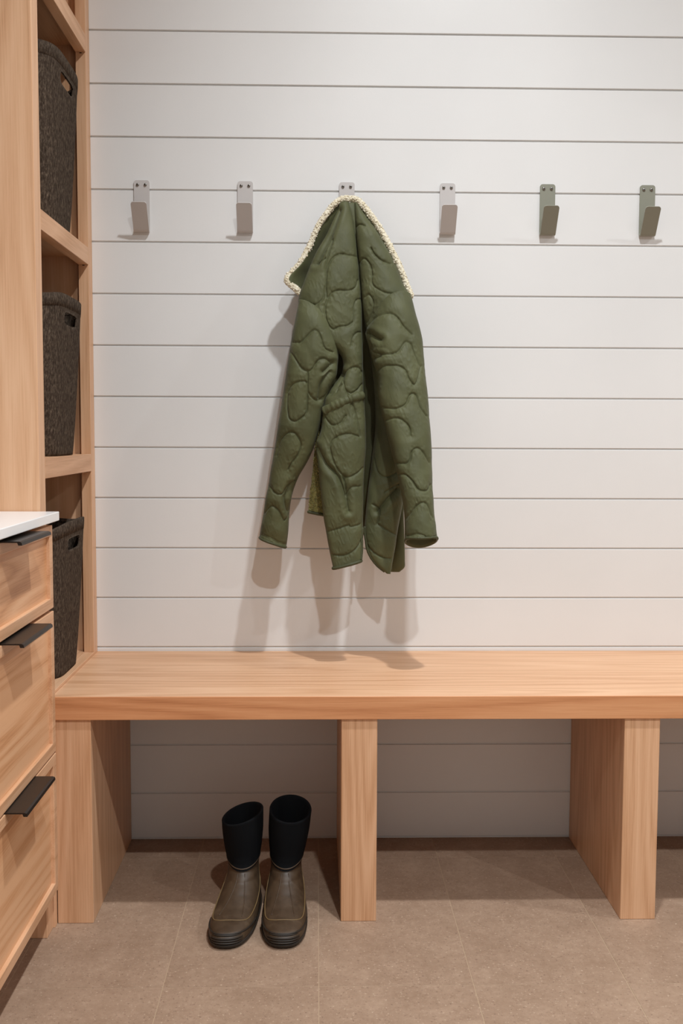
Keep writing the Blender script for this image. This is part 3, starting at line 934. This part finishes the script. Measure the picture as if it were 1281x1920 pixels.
def cloth_tube(name, rows, mat, seams=(), folds=(), nu=110, nb=36, step=0.0016, puff=0.0050, closed_top=True, open_end=False, wr=0.0022, skew=0.0, p=0.72, back=0.75, seed=1, parent=None):
    A, tot = catmull(rows, 4)
    n = max(12, int(tot / step))
    A, tot = catmull(rows, n)
    th = np.concatenate([np.linspace(0, np.pi, nu, endpoint=False), np.linspace(np.pi, 2 * np.pi, nb, endpoint=False)])
    ca, sa = np.cos(th), np.sin(th)
    u = (1 - ca) / 2
    front = sa >= 0
    dep = np.where(front, -np.abs(sa) ** p, back * np.abs(sa) ** p)          # - is towards the room
    V = np.zeros((n, len(th), 3))
    for k in range(n):
        xl, zl, xr, zr, y, t, bow, tilt = A[k]
        V[k, :, 0] = xl + (xr - xl) * u
        V[k, :, 1] = y + t * dep + skew * u * min(1.0, 2.0 * k / n)
        V[k, :, 2] = zl + (zr - zl) * u + bow * 4 * u * (1 - u) - tilt * (t * dep)
    # normals of the smooth tube
    du = np.roll(V, -1, 1) - np.roll(V, 1, 1)
    dv = np.gradient(V, axis=0)
    nrm = np.cross(du, dv)
    ln = np.linalg.norm(nrm, axis=2, keepdims=True)
    nrm = nrm / np.maximum(ln, 1e-12)
    if nrm[n // 2, nu // 2, 1] > 0:
        nrm = -nrm
    P = V.reshape(-1, 3)
    fr = np.repeat(front[None, :], n, 0).reshape(-1)
    edge = np.repeat(np.clip(np.abs(sa), 0, 1)[None, :] ** 0.5, n, 0).reshape(-1)
    D = np.zeros(len(P))
    xz = P[:, [0, 2]]
    if len(seams):
        d = seg_dist(xz, seams)
        pf = puff * (0.5 * (1 - np.exp(-d / 0.004)) + 0.5 * (1 - np.exp(-(d / 0.020) ** 2))) - puff * 0.8 - 0.0024 * np.exp(-(d / 0.0017) ** 2)
        pk = vnoise(np.stack([P[:, 0] * 190, P[:, 1] * 120, P[:, 2] * 190], 1), seed) - 0.5
        pf = pf + 0.0018 * pk * np.exp(-((d - 0.004) / 0.007) ** 2)
        D += np.where(fr, pf, 0)
    if len(folds):
        d = seg_dist(xz, folds)
        D += np.where(fr, -0.009 * np.exp(-(d / 0.0045)) + 0.0028 * np.exp(-((d - 0.013) / 0.008) ** 2), 0)
    w = vnoise(np.stack([P[:, 0] * 26 + 5, P[:, 1] * 20, P[:, 2] * 17], 1), seed + 7) - 0.5
    w2 = vnoise(np.stack([P[:, 0] * 70 + P[:, 2] * 30, P[:, 1] * 30, P[:, 2] * 45 - P[:, 0] * 25], 1), seed + 11) - 0.5
    w3 = vnoise(np.stack([P[:, 0] * 150 + P[:, 2] * 60, P[:, 1] * 60, P[:, 2] * 75 - P[:, 0] * 40], 1), seed + 17)
    w4 = vnoise(np.stack([P[:, 0] * 18, P[:, 1] * 10, P[:, 2] * 14], 1), seed + 23)
    ridge = (1 - np.abs(2 * w3 - 1)) ** 2 * np.clip((w4 - 0.40) * 3.0, 0, 1)
    D += (wr * (2.4 * w + 0.6 * w2) + 0.45 * wr * ridge) * np.where(fr, 1.0, 0.6)
    P = P + nrm.reshape(-1, 3) * (D * edge)[:, None]
    m = len(th)
    kk, ii = np.meshgrid(np.arange(n - 1), np.arange(m), indexing='ij')
    jj = (ii + 1) % m
    F = np.stack([kk * m + ii, (kk + 1) * m + ii, (kk + 1) * m + jj, kk * m + jj], -1).reshape(-1, 4).tolist()
    P = [tuple(v) for v in P]
    if closed_top:
        F.append([i for i in range(m)])
    if open_end:
        # turn the sleeve end in: a short inner wall that closes deep inside
        base = len(P)
        c = np.array(P[(n - 1) * m:n * m])
        c0 = c.mean(0)
        up = np.array(V[n - 8].mean(0)) - np.array(V[n - 1].mean(0))
        up = up / np.linalg.norm(up)
        for (s, dd) in ((0.93, 0.0), (0.88, 0.006), (0.84, 0.05)):
            for q in c:
                v = c0 + (q - c0) * s + up * dd
                P.append(tuple(v))
        prev = (n - 1) * m
        for r in range(3):
            cur = base + r * m
            for i in range(m):
                j = (i + 1) % m
                F.append([prev + i, cur + i, cur + j, prev + j])
            prev = cur
        F.append([prev + i for i in range(m)][::-1])
    else:
        F.append([(n - 1) * m + i for i in range(m)][::-1])
    o = mesh_obj(name, P, F, mat, parent or jacket, smooth=True)
    return o, np.array(P[:n * m]).reshape(n, m, 3), nu

def tube(name, pts, rad, mat, parent, sides=10, sub=6, closed=False, wob=0.0, seed=3):
    L = np.array(pts, dtype=float)
    if len(L) > 2 and sub > 1:
        Q = np.concatenate([L[-1:], L, L[:2]]) if closed else np.concatenate([L[:1], L, L[-1:]])
        out = []
        for i in range(1, len(Q) - 2):
            for u in np.linspace(0, 1, sub, endpoint=False):
                p0, p1, p2, p3 = Q[i - 1], Q[i], Q[i + 1], Q[i + 2]
                out.append(0.5 * (2 * p1 + (p2 - p0) * u + (2 * p0 - 5 * p1 + 4 * p2 - p3) * u * u + (3 * p1 - p0 - 3 * p2 + p3) * u ** 3))
        if not closed:
            out.append(L[-1])
        L = np.array(out)
    n = len(L)
    T = (np.roll(L, -1, 0) - np.roll(L, 1, 0)) if closed else np.gradient(L, axis=0)
    T /= np.maximum(np.linalg.norm(T, axis=1, keepdims=True), 1e-9)
    ref = np.array([0.0, 1.0, 0.0]) if abs(T[:, 1]).mean() < 0.7 else np.array([0.0, 0.0, 1.0])
    Nn = np.cross(T, ref)
    Nn /= np.maximum(np.linalg.norm(Nn, axis=1, keepdims=True), 1e-9)
    B = np.cross(T, Nn)
    rr = np.broadcast_to(np.asarray(rad, dtype=float), (n,)) if np.ndim(rad) == 0 else np.interp(np.linspace(0, 1, n), np.linspace(0, 1, len(rad)), rad)
    rnd = np.random.RandomState(seed)
    V, F = [], []
    for k in range(n):
        for i in range(sides):
            a = 2 * math.pi * i / sides
            r = rr[k] * (1 + wob * (rnd.rand() - 0.5))
            V.append(tuple(L[k] + r * (math.cos(a) * Nn[k] + math.sin(a) * B[k])))
    for k in range(n if closed else n - 1):
        k2 = (k + 1) % n
        for i in range(sides):
            j = (i + 1) % sides
            F.append([k * sides + i, k * sides + j, k2 * sides + j, k2 * sides + i])
    if not closed:
        F.append([i for i in range(sides)][::-1])
        F.append([(n - 1) * sides + i for i in range(sides)])
    o = mesh_obj(name, V, F, mat, parent, smooth=True)
    return o, L

JR, JS, JF = JACKET_ROWS, JACKET_SEAMS, JACKET_FOLDS
o, VL, nu = cloth_tube('back_panel', JR['left_body'], M['nylon'], JS['left_body'], JF['left_body'], nu=180, seed=1)
o['label'] = 'left half of the quilted back, folded forward along the middle'
o, VR, nu = cloth_tube('back_panel', JR['right_body'], M['nylon'], JS['right_body'], JF['right_body'], nu=180, seed=2)
o, VSR, nu = cloth_tube('sleeve', JR['right_sleeve'], M['nylon'], JS['right_sleeve'], JF['right_sleeve'], nu=210, seed=3, open_end=True, closed_top=True)
sleeve_r = o
o, VSL, nu = cloth_tube('sleeve', JR['left_sleeve'], M['nylon'], JS['left_sleeve'], JF['left_sleeve'], nu=190, seed=4, open_end=True)
sleeve_l = o
cloth_tube('collar', JR['collar_left'], M['nylon'], nu=50, nb=20, seed=5, step=0.003, wr=0.0012, skew=0.045)
cloth_tube('collar', JR['collar_right'], M['nylon'], nu=40, nb=16, seed=6, step=0.003, wr=0.0010)
cloth_tube('middle_fold', JR['fold_middle'], M['nylon'], nu=40, nb=16, seed=8, step=0.003, wr=0.001)
lin_o, VLN, _ = cloth_tube('lining', JR['lining_left'], M['fleece_olive'], nu=60, nb=20, seed=9, step=0.002, wr=0.004)
cloth_tube('front_panel', JR['front_panel'], M['nylon'], nu=40, nb=16, seed=10, step=0.003, wr=0.001)
cloth_tube('lining', JR['back_lining'], M['nylon'], nu=60, nb=20, seed=14, step=0.003, wr=0.0015)
cloth_tube('lining', JR['lining_middle'], M['nylon'], nu=40, nb=16, seed=12, step=0.003, wr=0.001)

def hem_line(V, k, i0, i1, step=4):
    return [tuple(V[k, i]) for i in range(i0, i1, step)]
# cuff bindings run round the sleeve ends
for (so, VS) in ((sleeve_r, VSR), (sleeve_l, VSL)):
    cen = VS[-1].mean(0)
    up = VS[-6].mean(0) - cen
    up = up / np.linalg.norm(up)
    ring = [tuple(cen + (VS[-1, i] - cen) * 0.962 + up * 0.0030) for i in range(0, VS.shape[1], 5)]
    tube('cuff_binding', ring, 0.0027, M['nylon_binding'], so, closed=True, sub=3, wob=0.12)
# hem bindings
tube('hem_binding', hem_line(VL, -1, 3, 178, 6), 0.0036, M['nylon_binding'], jacket, sub=2, wob=0.12)
nR = VR.shape[0]
edge = [tuple(VR[k, 6] + np.array([0.001, -0.003, 0])) for k in range(int(nR * 0.872), nR, 4)]
tube('hem_binding', edge, 0.0034, M['nylon_binding'], jacket, sub=2, wob=0.12)
nL = VL.shape[0]
edge = [tuple(VL[k, 171] + np.array([-0.001, -0.002, 0])) for k in range(int(nL * 0.9), nL, 4)]
tube('hem_binding', edge, 0.0032, M['nylon_binding'], jacket, sub=2, wob=0.12)
tube('hem_binding', hem_line(VLN, -1, 2, 59), 0.0036, M['nylon_binding'], jacket, sub=2, wob=0.1)

# gathered waist casing across the left half of the back
def on_front(V, x, z, lift):
    F = V[:, :180]
    q = (F[:, :, 0] - x) ** 2 + (F[:, :, 2] - z) ** 2
    k, i = np.unravel_index(np.argmin(q), q.shape)
    v = F[k, i]
    return (v[0], v[1] - lift, v[2])
cas = []
for s in np.linspace(0, 1, 60):
    x = 0.0170 + s * 0.0830
    z = 1.0175 + s * 0.0355 + 0.004 * math.sin(s * 3.1)
    v = on_front(VL, x, z, -0.0062)
    cas.append((x, v[1], z))
cas = np.array(cas)
cas[:, 1] = np.convolve(np.pad(cas[:, 1], 4, 'edge'), np.ones(9) / 9, 'valid')
tube('waist_casing', cas, list(0.0108 + 0.0008 * np.sin(np.linspace(0, 23, 60) + 1.5 * np.sin(np.linspace(0, 9, 60))) + 0.0005 * np.sin(np.linspace(0, 61, 60))), M['nylon'], jacket, sides=16, sub=2, wob=0.06)

# sherpa edge: a rope of small curls along the collar edge
def sherpa(path, r0, seed, count):
    rnd = random.Random(seed)
    o, L = tube('fleece_edge', path, r0, M['fleece'], jacket, sides=10, sub=6, wob=0.3, seed=seed)
    bm = bmesh.new()
    n = len(L)
    for c in range(count):
        t = rnd.random() * (n - 1.001)
        k = int(t)
        p = L[k] + (L[k + 1] - L[k]) * (t - k)
        d = Vector((rnd.gauss(0, 1), rnd.gauss(0, 1), rnd.gauss(0, 1))).normalized()
        if d.y > 0.3:
            d.y *= -1
        q = Vector(p) + d * r0 * rnd.uniform(0.65, 1.02)
        s = rnd.uniform(0.0016, 0.0029)
        mt = Matrix.Translation(q) @ Matrix.Rotation(rnd.random() * 6, 4, d) @ Matrix.Diagonal((s, s * rnd.uniform(0.7, 1.3), s, 1))
        bmesh.ops.create_icosphere(bm, subdivisions=1, radius=1.0, matrix=mt)
    bm_obj('fleece_curls', bm, M['fleece'], o, smooth=True)
sherpa(JACKET_PATHS['fleece_left'][0], 0.0066, 21, 1600)
sherpa(JACKET_PATHS['fleece_right'][0], 0.0072, 22, 1500)
# curly pile on the piece of lining that shows below the sleeve
bm = bmesh.new()
rnd = random.Random(33)
for c in range(700):
    k, i = rnd.randrange(0, VLN.shape[0]), rnd.randrange(2, 59)
    s = rnd.uniform(0.0016, 0.0028)
    bmesh.ops.create_icosphere(bm, subdivisions=1, radius=s, matrix=Matrix.Translation(Vector(VLN[k, i])))
bm_obj('lining_curls', bm, M['fleece_olive'], lin_o, smooth=True)

# ------------------------------------------------------------------ rubber boots
def rubber_mat():
    m, nt, b = new_mat('brown_rubber', 0.48, 0.4)
    tc = N(nt, 'ShaderNodeTexCoord')
    a = N(nt, 'ShaderNodeTexNoise', Scale=30.0, Detail=6.0, Roughness=0.65)
    nt.links.new(tc.outputs['Object'], a.inputs['Vector'])
    r = ramp(nt, [(0.3, lin((54, 40, 27))), (0.6, lin((72, 55, 38))), (0.8, lin((90, 72, 53)))])
    nt.links.new(a.outputs['Fac'], r.inputs[0])
    nt.links.new(r.outputs[0], b.inputs['Base Color'])
    r2 = ramp(nt, [(0.3, (0.4, 0.4, 0.4, 1)), (0.7, (0.62, 0.62, 0.62, 1))])
    nt.links.new(a.outputs['Fac'], r2.inputs[0])
    nt.links.new(r2.outputs[0], b.inputs['Roughness'])
    return m
M['rubber'] = rubber_mat()
M['rubber_dark'] = plain('dark_brown_sole_rubber', (42, 35, 28), 0.55, 0.4)
M['piping'] = plain('tan_rubber_piping', (112, 90, 58), 0.5, 0.4)
M['neoprene'] = plain('black_neoprene', (13, 14, 16), 0.9, 0.12)
M['neoprene_in'] = plain('black_boot_lining', (10, 9, 9), 0.95, 0.1)

B_Z = [0.000, 0.006, 0.014, 0.022, 0.029, 0.034, 0.038, 0.046, 0.056, 0.070, 0.085, 0.100, 0.115, 0.135, 0.160, 0.190, 0.215]
B_F = [-0.524, -0.534, -0.538, -0.536, -0.527, -0.508, -0.487, -0.455, -0.430, -0.405, -0.389, -0.383, -0.382, -0.384, -0.387, -0.390, -0.392]
B_H = [-0.276, -0.273, -0.272, -0.272, -0.273, -0.274, -0.276, -0.279, -0.283, -0.288, -0.290, -0.289, -0.287, -0.285, -0.283, -0.281, -0.280]
B_W = [0.0440, 0.0475, 0.0490, 0.0490, 0.0475, 0.0460, 0.0450, 0.0420, 0.0375, 0.0325, 0.0312, 0.0325, 0.0345, 0.0370, 0.0400, 0.0425, 0.0440]
def make_boot(label, xa, kx, ktop, rim, side_tilt):
    t = thing('rubber_boot', label, 'boot', (xa, -0.40, 0.0), 'pair of boots under the bench')
    def surf(z, th, grow=0.0):
        """th = 0 at the toe, growing to the wearer's left; z height"""
        f = np.interp(z, B_Z, B_F) - grow
        h = np.interp(z, B_Z, B_H) + grow
        w = np.interp(z, B_Z, B_W) + grow
        yc, hl = (f + h) / 2, (h - f) / 2
        c, s = math.cos(th), math.sin(th)
        foot = min(1.0, max(0.0, (hl - 0.05) / 0.06))
        ey = 2 / (2.0 + 0.5 * foot)
        y = yc - hl * math.copysign(abs(c) ** ey, c)
        ww = w * (1 - foot * 0.26 * (0.5 - 0.5 * c))          # narrow heel
        x = ww * math.copysign(abs(s) ** ey, s)
        lean = max(0.0, (z - 0.09) / 0.12)
        return np.array([xa + x + kx * (y + 0.335) * foot + ktop * lean, y, z])
    NT = 64
    TH = [2 * math.pi * i / NT for i in range(NT)]
    def ztop(th):
        fr = 0.5 + 0.5 * math.cos(th)
        return 0.112 - 0.020 * fr ** 1.5
    # sole
    vs, fs = [], []
    for (z, g) in ((0.0, 0.0012), (0.003, 0.0026), (0.009, 0.0026), (0.0105, 0.0008)):
        for th in TH:
            v = surf(z + 0.002, th, g)
            v[2] = z
            vs.append(v)
    for r in range(3):
        for i in range(NT):
            j = (i + 1) % NT
            fs.append([r * NT + i, r * NT + j, (r + 1) * NT + j, (r + 1) * NT + i])
    fs += [list(range(NT))[::-1], [3 * NT + i for i in range(NT)]]
    mesh_obj('sole', vs, fs, M['rubber_dark'], t, smooth=True)
    # rubber foot
    zs = list(np.linspace(0.0095, 0.026, 8)) + list(np.linspace(0.0275, 0.042, 16)) + list(np.linspace(0.045, 0.112, 24))
    vs, fs = [], []
    for z in zs:
        for th in TH:
            zz = z if z < 0.05 else 0.05 + (z - 0.05) * (ztop(th) - 0.05) / 0.062
            v = surf(zz, th)
            # soft creases over the ankle and two raised ribs down the vamp
            cr = 0.0012 * math.sin(zz * 330 + 1.5 * math.cos(th)) * max(0, min(1, (zz - 0.062) / 0.01))
            v[1] -= cr * max(0, math.cos(th))
            vs.append(v)
    for r in range(len(zs) - 1):
        for i in range(NT):
            j = (i + 1) % NT
            fs.append([r * NT + i, r * NT + j, (r + 1) * NT + j, (r + 1) * NT + i])
    fs.append([(len(zs) - 1) * NT + i for i in range(NT)])
    up = mesh_obj('foot_upper', vs, fs, M['rubber'], t, smooth=True)
    # rolled top edge of the rubber
    tube('top_edge', [surf(ztop(th), th, 0.0006) for th in TH], 0.0016, M['rubber'], up, closed=True, sub=2, sides=8)
    # neoprene shaft: outer wall, rounded rim, inner wall
    def zrim(th):
        return rim[0] + (rim[1] - rim[0]) * (0.5 - 0.5 * math.cos(th)) + side_tilt * math.sin(th)
    vs, fs = [], []
    rows = []
    for s in np.linspace(0, 1, 26):
        rows.append((s, 0.0012 + 0.0016 * math.sin(math.pi * min(1, s * 1.05)), 0))
    rows += [(1.012, 0.0004, 0), (1.018, -0.0016, 0), (1.012, -0.0036, 0), (0.98, -0.0046, 1), (0.85, -0.0060, 1), (0.6, -0.0075, 1), (0.35, -0.0085, 1), (0.1, -0.0085, 1)]
    for (s, g, inn) in rows:
        for th in TH:
            zb = ztop(th) - 0.004
            z = zb + (zrim(th) - zb) * s
            v = surf(z, th, g)
            vs.append(v)
    n = len(rows)
    for r in range(n - 1):
        for i in range(NT):
            j = (i + 1) % NT
            fs.append([r * NT + i, r * NT + j, (r + 1) * NT + j, (r + 1) * NT + i])
    fs.append([(n - 1) * NT + i for i in range(NT)])
    sh = mesh_obj('shaft', vs, fs, M['neoprene'], t, smooth=True)
    sh['label'] = 'black neoprene boot shaft'
    # raised tan piping round the vamp
    D = math.pi / 180
    pth = [(-112, 0.084), (-100, 0.070), (-88, 0.054), (-72, 0.041), (-58, 0.0350), (-42, 0.0345), (-22, 0.0362), (0, 0.0372), (22, 0.0362), (42, 0.0345), (58, 0.0350), (72, 0.041), (88, 0.054), (100, 0.070), (112, 0.084)]
    tube('piping', [surf(z, a * D, 0.0004) for a, z in pth], 0.0011, M['piping'], up, sub=8, sides=8)
    for a in (-13, 10):
        tube('vamp_rib', [surf(z, a * D * k, 0.0003) for z, k in ((0.0385, 2.2), (0.046, 1.9), (0.056, 1.6), (0.07, 1.3), (0.084, 1.15))], 0.0011, M['rubber'], up, sub=6, sides=8)
    # toe cap: bumper line and stepped ridges
    tube('toe_ridge', [surf(0.0275 - 0.006 * (abs(a) / 75) ** 2, a * D, 0.0008) for a in range(-75, 76, 6)], 0.0016, M['rubber_dark'], up, sub=3, sides=8)
    for (z, half) in ((0.0245, 30), (0.0205, 34), (0.0165, 36), (0.0125, 33)):
        tube('toe_ridge', [surf(z + 0.0015 * (1 - (a / half) ** 2) , a * D, 0.0010) for a in np.linspace(-half, half, 15)], [0.0005, 0.0016, 0.0018, 0.0016, 0.0005], M['rubber_dark'], up, sub=3, sides=8)
    return t
make_boot('brown rubber boot with black shaft, the shorter-looking one farther from the middle bench leg', -0.1495, 0.105, -0.003, (0.186, 0.190), 0.011)
make_boot('brown rubber boot with black shaft, next to the middle bench leg', -0.0615, 0.0, 0.010, (0.187, 0.207), -0.002)
